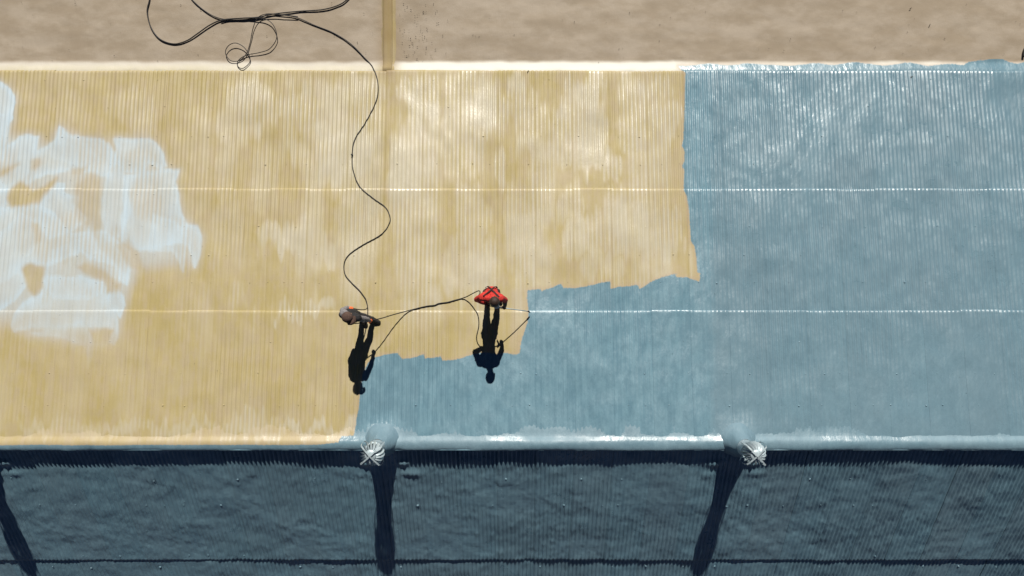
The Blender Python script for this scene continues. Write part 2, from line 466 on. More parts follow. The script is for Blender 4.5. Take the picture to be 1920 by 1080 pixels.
ncol = int(round((X1 - X0) / COVER))
rows = [(Y_LOW, Y_LAP[0]), (Y_LAP[0], Y_LAP[1]), (Y_LAP[1], Y_RID + .02)]
for ri, (yl, yu) in enumerate(rows):
    for c in range(ncol):
        xa = X0 + c * COVER
        xs = np.linspace(xa, xa + COVER + PITCH * .45, 9 * 8 + 4)
        ylow = yl + random.uniform(-.012, .012)
        ny = 62
        ys = np.linspace(yu - .10, ylow, ny)
        ys = np.append(ys, [ylow + .008, ylow + .022])            # turned-down foot of the sheet
        xs = np.insert(xs, 0, xs[0] - .004)                       # and side
        X, Y = np.meshgrid(xs, ys)
        fr = np.clip((Y - yu) / (yl - yu), 0, 1)
        off = .004 + .012 * fr + random.uniform(0, .002) + .005 * np.clip(1 - (X - xa) / COVER, 0, 1)
        tilt = random.uniform(-.006, .006) * ((X - xa) / COVER) * fr * 0
        Zb = -Y * TT
        # thick foam over the side seams
        H = h_main(X, Y) + off + tilt
        H[-2, :] -= .004; H[-1, :] -= .018
        H[:, 0] -= .006
        Z = Zb + H
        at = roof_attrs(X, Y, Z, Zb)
        at['tone'] = np.clip(tone_at(X, Y) + random.uniform(-.12, .12), 0, 1)
        bxx = (726 - 960) / F * (HC - DECK_Z - .08)
        at['rust'] = .55 * np.exp(-((X - bxx) / .17) ** 2 - ((Y - Y_LOW) / .16) ** 2) + .22 * np.exp(-((X - bxx - .1) / .16) ** 2 - ((Y - Y_LOW) / .9) ** 2)
        at['shine'] = np.clip(at['shine'] * (1 - .5 * np.exp(-((X - xa) / .06) ** 2)), 0, 1)
        o = grid_obj('corrugated_sheet', X, Y, Z, M_ROOF, bld, at)

# the shaded slope, falling away from the ridge
SD = Vector((0, -math.cos(A), -math.sin(A)))
SN = Vector((0, -math.sin(A), math.cos(A)))
Y_S, Z_S = Y_RID - .06, Z_RID - .115
def dark_pt(x, q, h):
    return x, Y_S + SD.y * q + SN.y * h, Z_S + SD.z * q + SN.z * h
def q_for_v(v):
    b = (540 - v) / F
    # y = b*(HC - z)
    return (b * (HC - Z_S) - Y_S) / (SD.y + b * SD.z)
Q_LAP = q_for_v(1049)
def h_dark(x, q):
    amp = .0035 + .0125 * sst(.3, .7, fbm(x * .7, q * .7, 41))
    amp = amp + .006 * np.exp(-(np.maximum(q, 0) / .55) ** 2)
    h = amp * ribs(x)
    h = h + .046 * (fbm(x * 1.0, q * 1.4, 42, 3) - .5) + .020 * (fbm(x * 3.4, q * 4.6, 43, 3) - .5)
    h = h + .010 * (fbm(x * 9, q * 10, 44, 3) - .5) * (.4 + 1.2 * sst(.4, .65, fbm(x * .8, q * 1.2, 48)))
    for vx in VENT_X:
        g = .45 + 1.1 * fbm(x * 5, q * 6, 49)
        for sx, q0, wx, wq, hh in ((-.36, .42, .12, .07, .04), (.40, .40, .11, .06, .06), (.50, .70, .20, .07, .03), (-.46, .74, .12, .08, .02)):
            h = h + hh * g * np.exp(-(((x - vx - sx) / wx) ** 2 + ((q - q0) / wq) ** 2))
    return h
drows = [(-.02, Q_LAP, 64), (Q_LAP, Q_LAP * 2, 40), (Q_LAP * 2, Q_LAP * 2.7, 16)]
for ri, (qa, qb, nq) in enumerate(drows):
    for c in range(ncol):
        xa = X0 + c * COVER
        xs = np.linspace(xa, xa + COVER + PITCH * .45, 9 * 8 + 4)
        xs = np.insert(xs, 0, xs[0] - .004)
        jit = .05 * (float(vn(np.array([c * .31]), np.array([ri * 3.1]), 45)[0]) - .5) + random.uniform(-.008, .008)
        qs = np.linspace(qa - .02 if ri == 0 else qa - .12, qb + jit, nq)
        qs = np.append(qs, [qb + jit + .004, qb + jit + .006])
        X, Q = np.meshgrid(xs, qs)
        fr = np.clip((Q - qa) / (qb - qa), 0, 1)
        f = (X - xa) / COVER
        off = .003 + (.018 + .026 * float(vn(np.array([c * .23]), np.array([ri * 2.7]), 46)[0])) * fr + .010 * np.clip(1 - f, 0, 1) + random.uniform(-.002, .008) * (1 - fr) + random.uniform(-.006, .006) * f * (1 - fr)
        H = h_dark(X, Q) + off
        H[-2, :] -= .006; H[-1, :] -= .03
        H[:, 0] -= .008
        Xx, Y, Z = dark_pt(X, Q, H)
        at = roof_attrs(X, Y, Z, Z, blue_only=True)
        at['tone'] = np.clip(.5 + random.uniform(-.3, .3) + .3 * (fbm(X * 2, Q * 2, 47) - .5), 0, 1)
        grid_obj('corrugated_sheet', X, Y, Z, M_ROOF, bld, at)

# ridge cap: a foam-covered roll, swollen round each ventilator
prof = [(.46, -.012), (.36, .0), (.27, .006), (.20, .014), (.165, .026), (.135, .046), (.105, .058), (.06, .062), (.02, .056), (-.03, .042),
        (-.07, .020), (-.095, -.008), (-.108, -.05), (-.11, -.12), (-.10, -.24)]
xs = np.arange(X0 - .05, X1 + .06, .03)
pr = np.array(prof)
X = np.repeat(xs[None, :], len(pr), 0)
wobx = .020 * (fbm(xs * .7, xs * 0, 51) - .5) + .012 * (fbm(xs * 3, xs * 0, 52) - .5)
Y = Y_RID + pr[:, 0][:, None] + wobx[None, :] * sst(.3, .0, pr[:, 0])[:, None]
Zb = -(Y_RID + pr[:, 0])[:, None] * TT + 0 * X
H = pr[:, 1][:, None] * (1 + .7 * (fbm(xs * 1.1, xs * 0, 53) - .5))[None, :]
H = H + .012 * (fbm(X * 2.5, Y * 6, 54) - .5) + .006 * (fbm(X * 9, Y * 9, 55) - .5)
H = H + .085 * mound(X, Y) * sst(-.11, -.03, pr[:, 0])[:, None]
edge_ribs = .004 * ribs(X) * sst(.15, .35, pr[:, 0])[:, None]
Z = Zb + H + edge_ribs
u_, v_ = to_px(X, Y, Zb)
at = roof_attrs(X, Y, Z, Zb)
lip = sst(.05, .0, pr[:, 0])[:, None] + 0 * X
at['blue'] = np.maximum(at['blue'], (lip - .5) * .1)
at['tone'] = np.clip(.55 + .3 * (fbm(X, Y, 56) - .5), 0, 1)
at['matte'] = sst(.35, .62, fbm(X * .9, Y * 3, 58))
at['shine'] = np.maximum(at['shine'], .4 * fbm(X * 2, Y * 3, 57))
grid_obj('ridge_cap', X, Y, Z, M_ROOF, bld, at)

# flat foam-covered deck with the cove that runs into the foot of the slope
ys = np.concatenate([np.linspace(Y_LOW - .12, Y_LOW + .34, 36), np.linspace(Y_LOW + .38, Y_LOW + 3.2, 70), np.linspace(Y_LOW + 3.4, Y_LOW + 7.5, 20)])
xs = np.arange(X0 - .05, X1 + .06, .06)
X, Y = np.meshgrid(xs, ys)
D = Y - Y_LOW
wv = .045 * (fbm(X * .9, X * 0, 61) - .5) + .02 * (fbm(X * 4, X * 0, 62) - .5)
cove = sst(.27, .0, D + wv)
H = .068 * cove - .030 * sst(.0, -.06, D)
H = H + .030 * (fbm(X * .5, Y * 1.1, 63) - .5) + .012 * (fbm(X * 2, Y * 3.5, 64) - .5) + .010 * (fbm(X * 7, Y * 7, 65) - .5)
Z = DECK_Z + H
at = roof_attrs(X, Y, Z, Z)
at['blue'] = np.where(D > .3, -.6, at['blue'])
at['deck'] = sst(.05, .2, D + wv)
at['fillet'] = sst(.27, .17, D + wv + .05 * (fbm(X * 3, Y * 3, 67) - .5)) * .85  # pale foam of the cove, with its sun glare painted in
bx0 = (726 - 960) / F * (HC - DECK_Z - .08)
at['rust'] = .5 * np.exp(-((X - bx0) / .22) ** 2) * sst(-.2, .2, D)
at['fillet'] = at['fillet'] * (1 - .45 * (X < bx0)) * (1 - np.exp(-((X - bx0) / .2) ** 2))
at['tone'] = .25
at['white'] = 0.0; at['shine'] = 0.0
grid_obj('flat_deck', X, Y, Z, M_ROOF, bld, at)

# batten across the deck
hw = .098
prof = [(-hw - .06, -.01), (-hw - .01, .006), (-hw + .004, .034), (-hw + .014, .046), (-hw + .06, .050), (hw - .06, .050), (hw - .014, .046), (hw, .034), (hw + .008, .012), (hw + .02, .018), (hw + .045, .014), (hw + .09, -.012)]
pr = np.array(prof)
ys = np.concatenate([np.linspace(Y_LOW - .10, Y_LOW + .1, 8), np.linspace(Y_LOW + .15, Y_LOW + 7.4, 90)])
Pn, Yg = np.meshgrid(np.arange(len(pr)), ys)
X = bx0 + pr[:, 0][Pn] + .010 * (fbm(Yg * 2, Pn * .3, 71) - .5)
Z = DECK_Z + (pr[:, 1][Pn] + .012 * (fbm(Yg * 4, Pn * .5, 72) - .5)) + .03 * (fbm(X * .5, Yg * 1.1, 63) - .5)
Z = Z + .065 * sst(.22, 0, Yg - Y_LOW) - (.03 + np.maximum(pr[:, 1][Pn], 0)) * sst(.10, -.12, Yg - Y_LOW)
at = dict(blue=-.6, white=0., shine=0., deck=0., fillet=0., tone=0., matte=1., rust=np.where(np.abs(X - bx0) < hw * 1.02, .62, .3) + .3 * (fbm(X * 6, Yg * 3, 73) - .5))
grid_obj('batten', X, Yg, Z, M_ROOF, bld, at)

# screw heads under the foam, joined: too small to pick apart
def domes(name, pts, mat, parent, flat=.6):
    V, Fc = [], []
    for p, nrm, r in pts:
        nrm = Vector(nrm); a = nrm.orthogonal().normalized(); b = nrm.cross(a)
        i0 = len(V)
        for rr, hh in ((1.0, -.15), (.85, .35), (.45, .62)):
            for k in range(6):
                an = k * math.pi / 3
                V.append(Vector(p) + (a * math.cos(an) + b * math.sin(an)) * r * rr + nrm * r * hh * flat * 1.4)
        V.append(Vector(p) + nrm * r * .72 * flat * 1.4)
        for l in range(2):
            for k in range(6):
                k2 = (k + 1) % 6
                Fc.append((i0 + l * 6 + k, i0 + l * 6 + k2, i0 + l * 6 + 6 + k2, i0 + l * 6 + 6 + k))
        for k in range(6): Fc.append((i0 + 12 + k, i0 + 12 + (k + 1) % 6, i0 + 18))
    o = mesh_obj(name, V, Fc, mat, parent)
    return o
def set_attrs(o, fn):
    me = o.data
    co = np.empty(len(me.vertices) * 3, np.float32); me.vertices.foreach_get('co', co); co = co.reshape(-1, 3).astype(float)
    for k, v in fn(co).items():
        at = me.attributes.new(k, 'FLOAT', 'POINT'); at.data.foreach_set('value', np.broadcast_to(v, (len(co),)).astype(np.float32))
def one(f, a, b): return float(f(np.array([a]), np.array([b]))[0])
pts = []
for v, st, r0 in ((897, 9, .020), (946, 4.4, .020), (993, 9, .020), (1041, 4.5, .022), (1062, 9, .018)):
    q = q_for_v(v); x = X0 + .2
    while x < X1 - .2:
        xx = x + random.uniform(-.05, .05); qq = q + random.uniform(-.02, .02)
        h = one(h_dark, xx, qq) + .014
        pts.append((dark_pt(xx, qq, h), SN, r0 * random.choice((.6, .8, 1, 1, 1.3, 1.7))))
        x += PITCH * st * random.choice((1, 1, 1, 2))
for _ in range(90):
    xx, qq = random.uniform(X0 + .3, X1 - .3), random.uniform(.5, Q_LAP)
    pts.append((dark_pt(xx, qq, one(h_dark, xx, qq) + .012), SN, random.uniform(.008, .018)))
o = domes('screw_heads', pts, M_ROOF, bld, .7); tag(o, kind='stuff')
set_attrs(o, lambda co: dict(blue=.6, white=0, shine=0, deck=0, fillet=0, rust=0, tone=.4))
pts = []
for v in (150, 201, 256, 308, 363, 425, 478, 530, 590, 640, 700, 760):
    y = on_plane(960, v)[1]; x = X0 + .2
    while x < X1 - .2:
        xx = x + random.uniform(-.03, .03); yy = y + random.uniform(-.015, .015)
        pts.append(((xx, yy, -yy * TT + one(h_main, xx, yy) + .012), (0, math.sin(T), math.cos(T)), .013 * random.choice((.6, .8, 1, 1, 1.5))))
        x += PITCH * random.choice((4, 4, 5, 9))
o = domes('screw_heads', pts, M_ROOF, bld, .7); tag(o, kind='stuff')
def fm(co):
    b, w, s = paint(co[:, 0], co[:, 1], -co[:, 1] * TT)
    return dict(blue=b, white=w, shine=s, deck=0, fillet=0, rust=0, tone=.3)
set_attrs(o, fm)

# walls under the roof
yb = Y_S + SD.y * Q_LAP * 2.66; zb = Z_S + SD.z * Q_LAP * 2.66
yd = Y_LOW + 7.3
sec = [(yb, GROUND), (yb, zb - .06), (Y_RID - .02, Z_RID - .12), (Y_LOW, DECK_Z - .12), (yd, DECK_Z - .12), (yd, GROUND)]
V = [(X0 + .1, y, z) for y, z in sec] + [(X1 - .1, y, z) for y, z in sec]
n = len(sec)
mesh_obj('wall', V, [tuple(range(n)), tuple(range(2 * n - 1, n - 1, -1))] + [(i, i + n, (i + 1) % n + n, (i + 1) % n) for i in range(n)], M_WALL, bld, smooth=False)

# ---------------------------------------------------------------- roof ventilators
def vane_mesh():
    V, Fc = [], []
    prof = [(.075, .330), (.125, .325), (.175, .295), (.215, .240), (.230, .175), (.222, .110), (.195, .055), (.165, .020)]
    for i, (r, z) in enumerate(prof):
        for j in range(4):
            t = j / 3
            an = (-.5 + t) * .25 + .085 * i
            rr = r * (1 - .30 * t * min(1, i / 2)) + .008 * math.sin(t * math.pi)
            V.append((rr * math.cos(an), rr * math.sin(an), z - .006 * t))
    for i in range(len(prof) - 1):
        for j in range(3):
            Fc.append((i * 4 + j, i * 4 + j + 1, i * 4 + 5 + j, i * 4 + 4 + j))
    me = bpy.data.meshes.new('vane'); me.from_pydata(V, [], Fc); me.shade_smooth(); me.materials.append(M_METAL)
    return me
VM = vane_mesh()
def lathe(name, prof, mat, parent, seg=28, loc=(0, 0, 0)):
    V, Fc = [], []
    for r, z in prof:
        for k in range(seg):
            an = 2 * math.pi * k / seg
            V.append((loc[0] + r * math.cos(an), loc[1] + r * math.sin(an), loc[2] + z))
    for i in range(len(prof) - 1):
        for k in range(seg):
            k2 = (k + 1) % seg
            Fc.append((i * seg + k, i * seg + k2, (i + 1) * seg + k2, (i + 1) * seg + k))
    return mesh_obj(name, V, Fc, mat, parent)
labels = ['steel turbine ventilator on the ridge below the yellow and blue paint edge',
          'steel turbine ventilator on the ridge with blue coating on both sides',
          'steel turbine ventilator on the ridge beside bare yellow foam']
for vi, vx in enumerate(VENT_X):
    zb = Z_RID + .02
    root = empty('turbine_ventilator', (vx, VENT_Y, zb), label=labels[vi], cat='roof vent', group='turbine ventilators along the ridge')
    def local(o):
        o.matrix_parent_inverse = Matrix.Identity(4); return o
    # foam-covered flashing cone
    seg, prof = 40, [(.40, -.02), (.355, .025), (.315, .065), (.282, .11), (.252, .165), (.225, .23), (.200, .30), (.178, .37), (.163, .43)]
    V, Fc = [], []
    for i, (r, z) in enumerate(prof):
        for k in range(seg):
            an = 2 * math.pi * k / seg
            w = 1 + .10 * (float(fbm(np.array([math.cos(an) * 1.5 + vi * 7]), np.array([math.sin(an) * 1.5 + i * .3]), 81)[0]) - .5) * 2
            y = r * w * math.sin(an)
            zz = z - (max(0, -y) * .50 if y < 0 else y * TT) * max(0, 1 - i / 5)
            y = max(y, -.12 - .05 * i)
            V.append((r * w * math.cos(an), y, zz))
    for i in range(len(prof) - 1):
        for k in range(seg):
            k2 = (k + 1) % seg
            Fc.append((i * seg + k, i * seg + k2, (i + 1) * seg + k2, (i + 1) * seg + k))
    o = local(mesh_obj('flashing', V, Fc, M_ROOF, root))
    set_attrs(o, lambda co: dict(blue=.6, white=0, shine=0, deck=0, fillet=0, rust=0, tone=.8, matte=.35))
    local(lathe('neck', [(.160, .41), (.160, .70), (.175, .705), (.175, .73), (.15, .735), (.15, .43)], M_METAL, root))
    tz = .70
    for k in range(18):
        o = bpy.data.objects.new('vane', VM)
        col.objects.link(o); o.parent = root
        o.location = (0, 0, tz); o.rotation_euler = (0, 0, 2 * math.pi * k / 18 + vi * .1)
    local(lathe('top_plate', [(.002, tz + .352), (.05, tz + .350), (.095, tz + .338), (.11, tz + .326), (.10, tz + .318), (.002, tz + .318)], M_METAL, root, 24))
    local(lathe('base_ring', [(.150, tz + .008), (.178, tz + .008), (.180, tz + .032), (.150, tz + .032)], M_METAL, root, 24))
    local(tube('spindle', [(0, 0, .30), (0, 0, tz + .405)], .012, M_DARKMETAL, root))
    # two arched straps crossing over the top
    for s in (0, 1):
        an = R(42 if s == 0 else 133)
        c, sn = math.cos(an), math.sin(an)
        pr = [(-.165, .62), (-.262, .70), (-.270, .85), (-.262, .97), (-.240, 1.045), (-.15, 1.075), (0, 1.095 + .012 * s), (.15, 1.075), (.240, 1.045), (.262, .97), (.270, .85), (.262, .70), (.165, .62)]
        V, Fc = [], []
        for i, (r, z) in enumerate(pr):
            z -= .0
            for wd, dz in ((-.013, 0), (.013, 0), (.013, -.006), (-.013, -.006)):
                V.append((r * c - wd * sn, r * sn + wd * c, z + dz))
        for i in range(len(pr) - 1):
            for k in range(4):
                k2 = (k + 1) % 4
                Fc.append((i * 4 + k, i * 4 + k2, i * 4 + 4 + k2, i * 4 + 4 + k))
        local(mesh_obj('brace_strap', V, Fc, M_METAL, root, smooth=False))

# ---------------------------------------------------------------- hoses
def surf(u, v):
    """surface point (deck or slope) that shows at a pixel"""
    if v > 134:
        x, y = on_plane(u, v)
        return Vector((x, y, -y * TT + one(h_main, x, y) + .014))
    d = HC - DECK_Z
    x, y = (u - 960) / F * d, (540 - v) / F * d
    k = min(1, max(0, (v - 118) / 16))
    return Vector((x, y, DECK_Z + .01 + .07 * k))
def ground_path(px, lift=.012, step=.04):
    pts = smooth_path([Vector((p[0], p[1], 0)) for p in px], 3.0)
    return [surf(p.x, p.y) + Vector((0, 0, lift)) for p in pts]
hA = [(286, -60), (283, -20), (281, 2), (277, 23), (284, 52), (301, 74), (327, 83), (351, 77), (371, 64), (394, 48), (418, 38), (453, 35), (485, 33), (514, 27),
      (561, 22), (604, 19), (634, 11), (651, 0), (664, -18), (672, -60)]
o = tube('hose', ground_path(hA, .013), .0130, M_HOSE)
tag(o, 'black rubber hose in a wide loop beside the brown batten on tan deck', 'hose', 'hoses lying on the tan deck')
hC = [(560, 33), (520, 29), (500, 29), (485, 36), (476, 55), (470, 82), (463, 102), (450, 115), (434, 115), (425, 101), (431, 88), (444, 83), (459, 90), (469, 105), (470, 119),
      (459, 131), (449, 127), (447, 116), (462, 105), (488, 100), (508, 93), (521, 73), (515, 50), (499, 38), (470, 35), (440, 36), (415, 40)]
P = ground_path(hC, .014)
n = len(P)
o = tube('hose', [p + Vector((0, 0, .03 + .02 * math.sin(i * .11))) for i, p in enumerate(P)], .0085, M_HOSE)
tag(o, 'thin black hose curled into small round coils on tan deck', 'hose', 'hoses lying on the tan deck')
hB = [(340, -50), (350, -20), (361, 0), (386, 22), (412, 35), (444, 38), (488, 34), (502, 28), (520, 28), (555, 33), (590, 48), (625, 62), (657, 82), (683, 108), (700, 128),
      (709, 157), (706, 189), (686, 230), (666, 262), (661, 292), (663, 320), (675, 350), (700, 372), (722, 388), (731, 405), (730, 420), (715, 440), (680, 460), (655, 478),
      (646, 495), (648, 515), (660, 530), (675, 545), (686, 560)]
path = ground_path(hB, .014)
# lifted to the first worker's hands, on to the second worker
air1 = [B(690, 574, .05), B(691, 579, .25), B(688, 579, .6), B(680, 576, .86), B(672, 575, .92), B(665, 581, .98), B(666, 593, 1.02), B(676, 601, .95), B(690, 602, .80), B(707, 598, .70)]
air2 = [B(723, 595, .52), B(742, 589, .26), B(760, 584, .08), B(775, 580, .03)]
gnd = [(795, 575), (806, 573), (816, 572), (822, 569), (836, 567), (842, 566), (852, 563), (866, 559.5)]
gp = [surf(*p) + Vector((0, 0, .014)) for p in gnd]
air3 = [B(876, 556, .10), B(888, 550, .28), B(900, 545, .52), B(903, 549, .70), B(900, 557, .86), B(906, 565, .93), B(920, 571, .90), B(936, 575, .83), B(944, 575, .78)]
full = path + smooth_path([path[-1]] + air1 + air2 + gp + air3, .04)[1:]
o = tube('spray_hose', full, .0102, M_HOSE)
tag(o, 'long black spray hose winding down the yellow foam to both workers', 'hose')
c0 = surf(661, 291) + Vector((0, 0, .018))
lathe('coupling', [(.001, -.03), (.02, -.03), (.02, .03), (.001, .03)], M_DARKMETAL, o, 10, c0)
o = tube('dark_object', ground_path([(1917.2, 108), (1917.6, 102), (1919, 95), (1922, 88), (1928, 80), (1940, 70), (1990, 60)], .02), .024, M_HOSE)  # unidentified dark object, given the shape of a hose end
tag(o, 'unidentified small black object on tan deck just above the blue edge', 'hose', 'hoses lying on the tan deck')

# dry debris on the deck
V, Fc = [], []
def fleck(x, y, z, s, a):
    i0 = len(V)
    c, sn = math.cos(a), math.sin(a)
    for dx, dy, dz in ((-1, -.25, 0), (1, -.15, .1), (.8, .3, .2), (-.7, .35, .1), (0, 0, .45)):
        V.append((x + (dx * c - dy * sn) * s, y + (dx * sn + dy * c) * s, z + dz * s))
    for f in ((0, 1, 4), (1, 2, 4), (2, 3, 4), (3, 0, 4)): Fc.append(tuple(i0 + k for k in f))
for _ in range(60):
    u = random.gauss(785, 26); v = random.uniform(5, 122)
    p = surf(max(750, u), v); fleck(p.x, p.y, p.z + .012, random.uniform(.008, .02), random.uniform(0, 6.3))
for _ in range(170):
    p = surf(random.uniform(-150, 2070), random.uniform(-60, 120)); fleck(p.x, p.y, p.z + .012, random.uniform(.006, .018), random.uniform(0, 6.3))
for u, v in ((1708, 145), (990, 890 - 755), (1742, 48), (1706, 17)):
    p = surf(u, v); fleck(p.x, p.y, p.z + .015, .03, random.uniform(.5, 1.2))
for _ in range(60):
    p = surf(random.uniform(0, 1900), random.uniform(150, 800)); fleck(p.x, p.y, p.z + .004, random.uniform(.005, .010), random.uniform(0, 6.3))
o = mesh_obj('debris', V, Fc, M_FLECK, None, smooth=False)
tag(o, 'small dark flecks of dry debris scattered over the tan deck', 'debris', kind='stuff')

# ---------------------------------------------------------------- people
def capsule_hull(bm, a, b, ra, rb):
    vs = []
    for p, r in ((a, ra), (b, rb)):
        r3 = r if hasattr(r, '__len__') else (r, r, r)
        for i in range(7):
            th = math.pi * i / 6
            for k in range(10):
                ph = 2 * math.pi * k / 10
                vs.append(bm.verts.new((p[0] + r3[0] * math.sin(th) * math.cos(ph), p[1] + r3[1] * math.sin(th) * math.sin(ph), p[2] + r3[2] * math.cos(th))))
                if i in (0, 6): break
    bmesh.ops.convex_hull(bm, input=vs)
def hand_bones(wrist, d, across, mat, curl=.6):
    """palm and five bent fingers; d points along the hand, across towards the thumb"""
    d = d.normalized(); across = (across - d * across.dot(d)).normalized(); nrm = d.cross(across).normalized()
    out = [(wrist, wrist + d * .085, .028, .030, mat)]
    for k, (off, ln) in enumerate(((.030, .070), (.010, .080), (-.010, .074), (-.030, .058))):
        p0 = wrist + d * .085 + across * off
        p1 = p0 + (d * math.cos(curl) + nrm * math.sin(curl)) * ln * .55
        p2 = p1 + (d * math.cos(curl * 2.4) + nrm * math.sin(curl * 2.4)) * ln * .55
        out += [(wrist + d * .05 + across * off * .6, p0, .013, .011, mat), (p0, p1, .0105, .0095, mat), (p1, p2, .0095, .0085, mat)]
    t0 = wrist + d * .03 + across * .022
    t1 = t0 + (d * .6 + across * .7 + nrm * .3).normalized() * .045
    t2 = t1 + (d * .9 + nrm * .5).normalized() * .035
    out += [(t0, t1, .014, .012, mat), (t1, t2, .011, .0095, mat)]
    return out
def person(label, J, mats, shade):
    """J: joints; every bone (a, b, ra, rb, material index) is merged into one remeshed body"""
    face = J['face'].normalized()
    side = face.cross(Vector((0, 0, 1))).normalized()
    hd = J['head']
    bones = []
    LEG, TOP, ARM_W, ARM_E, SKIN, BOOT, HW, HE = range(8)
    for s in 'WE':
        bones += [(J['hip' + s], J['knee' + s], .098, .070, LEG), (J['knee' + s], J['ankle' + s], .066, .052, LEG),
                  (J['ankle' + s] + Vector((0, 0, .03)), J['toe' + s] + Vector((0, 0, .0)), .054, .042, BOOT),
                  (J['ankle' + s], J['ankle' + s] - (J['toe' + s] - J['ankle' + s]).normalized() * .05 - Vector((0, 0, .035)), .05, .042, BOOT),
                  (J['sh' + s], J['el' + s], .066, .054, ARM_W if s == 'W' else ARM_E),
                  (J['el' + s], J['wr' + s], .052, .038, J.get('fore' + s, ARM_W if s == 'W' else ARM_E))]
        bones += hand_bones(J['wr' + s], J['hand' + s] - J['wr' + s], J['thumb' + s], HW if s == 'W' else HE, .75)
        bones += [(J['neck'] - Vector((0, 0, .03)), J['sh' + s], .062, .072, TOP), (J['chest'], J['sh' + s], .12, .075, TOP)]
    bones += [(J['hipW'], J['hipE'], .11, .11, LEG), (J['pelvis'], J['belly'], .135, .128, TOP), (J['belly'], J['chest'], .128, .142, TOP),
              (J['chest'], J['neck'], .13, .07, TOP), (J['neck'], hd - Vector((0, 0, .06)), .058, .058, SKIN),
              (hd + face * .005, hd + face * -.012 + Vector((0, 0, .03)), (.078, .078, .10), (.080, .080, .085), SKIN),
              (hd + face * .045 - Vector((0, 0, .065)), hd + face * .03, .05, .065, SKIN),
              (hd + face * .092 + Vector((0, 0, .0)), hd + face * .105 - Vector((0, 0, .03)), .010, .015, SKIN),
              (hd + face * .082 - Vector((0, 0, .065)), hd + face * .085 - Vector((0, 0, .066)), .016, .016, SKIN)]
    for s in (-1, 1):
        bones.append((hd + side * s * .080 + Vector((0, 0, .01)), hd + side * s * .086 - Vector((0, 0, .03)), .016, .013, SKIN))
    bm = bmesh.new()
    for a, b, ra, rb, m in bones: capsule_hull(bm, a, b, ra, rb)
    me = bpy.data.meshes.new('tmp'); bm.to_mesh(me); bm.free()
    tmp = bpy.data.objects.new('tmp', me); col.objects.link(tmp)
    md = tmp.modifiers.new('r', 'REMESH'); md.mode = 'VOXEL'; md.voxel_size = .0085
    sm = tmp.modifiers.new('s', 'SMOOTH'); sm.factor = .5; sm.iterations = 3
    dg = bpy.context.evaluated_depsgraph_get()
    me2 = bpy.data.meshes.new_from_object(tmp.evaluated_get(dg))
    bpy.data.objects.remove(tmp)
    nv = len(me2.vertices)
    co = np.empty(nv * 3, np.float32); me2.vertices.foreach_get('co', co); co = co.reshape(-1, 3).astype(float)
    best = np.full(nv, 1e9); idx = np.zeros(nv, int)
    for a, b, ra, rb, m in bones:
        a_, b_ = np.array(a), np.array(b); e = b_ - a_
        t = np.clip(((co - a_) @ e) / (e @ e + 1e-9), 0, 1)
        ra_ = ra[0] if hasattr(ra, '__len__') else ra; rb_ = rb[0] if hasattr(rb, '__len__') else rb
        d = np.linalg.norm(co - a_ - t[:, None] * e, axis=1) - (ra_ + (rb_ - ra_) * t)
        k = d < best; best[k] = d[k]; idx[k] = m
    # folds in the clothing
    nr = np.empty(nv * 3, np.float32); me2.vertices.foreach_get('normal', nr); nr = nr.reshape(-1, 3)
    fold = (fbm(co[:, 0] * 14 + co[:, 2] * 9, co[:, 1] * 14 - co[:, 2] * 16, 99) - .5) * .022
    co = co + nr * (np.where(idx <= 3, fold, 0))[:, None]
    me2.vertices.foreach_set('co', co.astype(np.float32).ravel())
    pidx = np.array([idx[p.vertices[0]] for p in me2.polygons], np.int32)
    me2.materials.clear()
    for m in mats: me2.materials.append(m)
    me2.polygons.foreach_set('material_index', pidx)
    me2.shade_smooth(); me2.update()
    me2.name = 'body'
    base = (J['ankleW'] + J['ankleE']) / 2
    root = empty('person', (base.x, base.y, -base.y * TT), **shade)
    root['label'] = label
    link(bpy.data.objects.new('body', me2), root)
    for s in (-1, 1):
        mesh_ball('eye', hd + face * .083 + side * s * .032 + Vector((0, 0, .008)), (.012, .012, .009), M_EYE, root)
    return root, face, side
def mesh_ball(name, c, r, mat, parent, cut=None, n=(14, 10), noise=0.0, rot=None):
    bm = bmesh.new()
    bmesh.ops.create_uvsphere(bm, u_segments=n[0], v_segments=n[1], radius=1)
    for v in bm.verts:
        p = Vector((v.co.x * r[0], v.co.y * r[1], v.co.z * r[2]))
        if noise: p *= 1 + noise * (random.random() - .5)
        if rot: p = rot @ p
        v.co = p + Vector(c)
    if cut:
        pt, nm = cut
        bmesh.ops.bisect_plane(bm, geom=bm.verts[:] + bm.edges[:] + bm.faces[:], plane_co=pt, plane_no=nm, clear_outer=True)
    me = bpy.data.meshes.new(name); bm.to_mesh(me); bm.free(); me.shade_smooth(); me.materials.append(mat)
    return link(bpy.data.objects.new(name, me), parent)
def strap(name, pts, w, mat, parent, out):
    """a flat band along points, w wide, lying on the body whose outward direction is out"""
    P = smooth_path(pts, .03); V, Fc = [], []
    for i, p in enumerate(P):
        t = (P[min(i + 1, len(P) - 1)] - P[max(i - 1, 0)]).normalized()
        a = t.cross(out).normalized(); o_ = out.normalized()
        for s, h in ((-1, 0), (-1, .006), (1, .006), (1, 0)): V.append(p + a * w * .5 * s + o_ * h)
    for i in range(len(P) - 1):
        for k in range(4):
            k2 = (k + 1) % 4
            Fc.append((i * 4 + k, i * 4 + k2, i * 4 + 4 + k2, i * 4 + 4 + k))
    return mesh_obj(name, V, Fc, mat, parent, smooth=False)

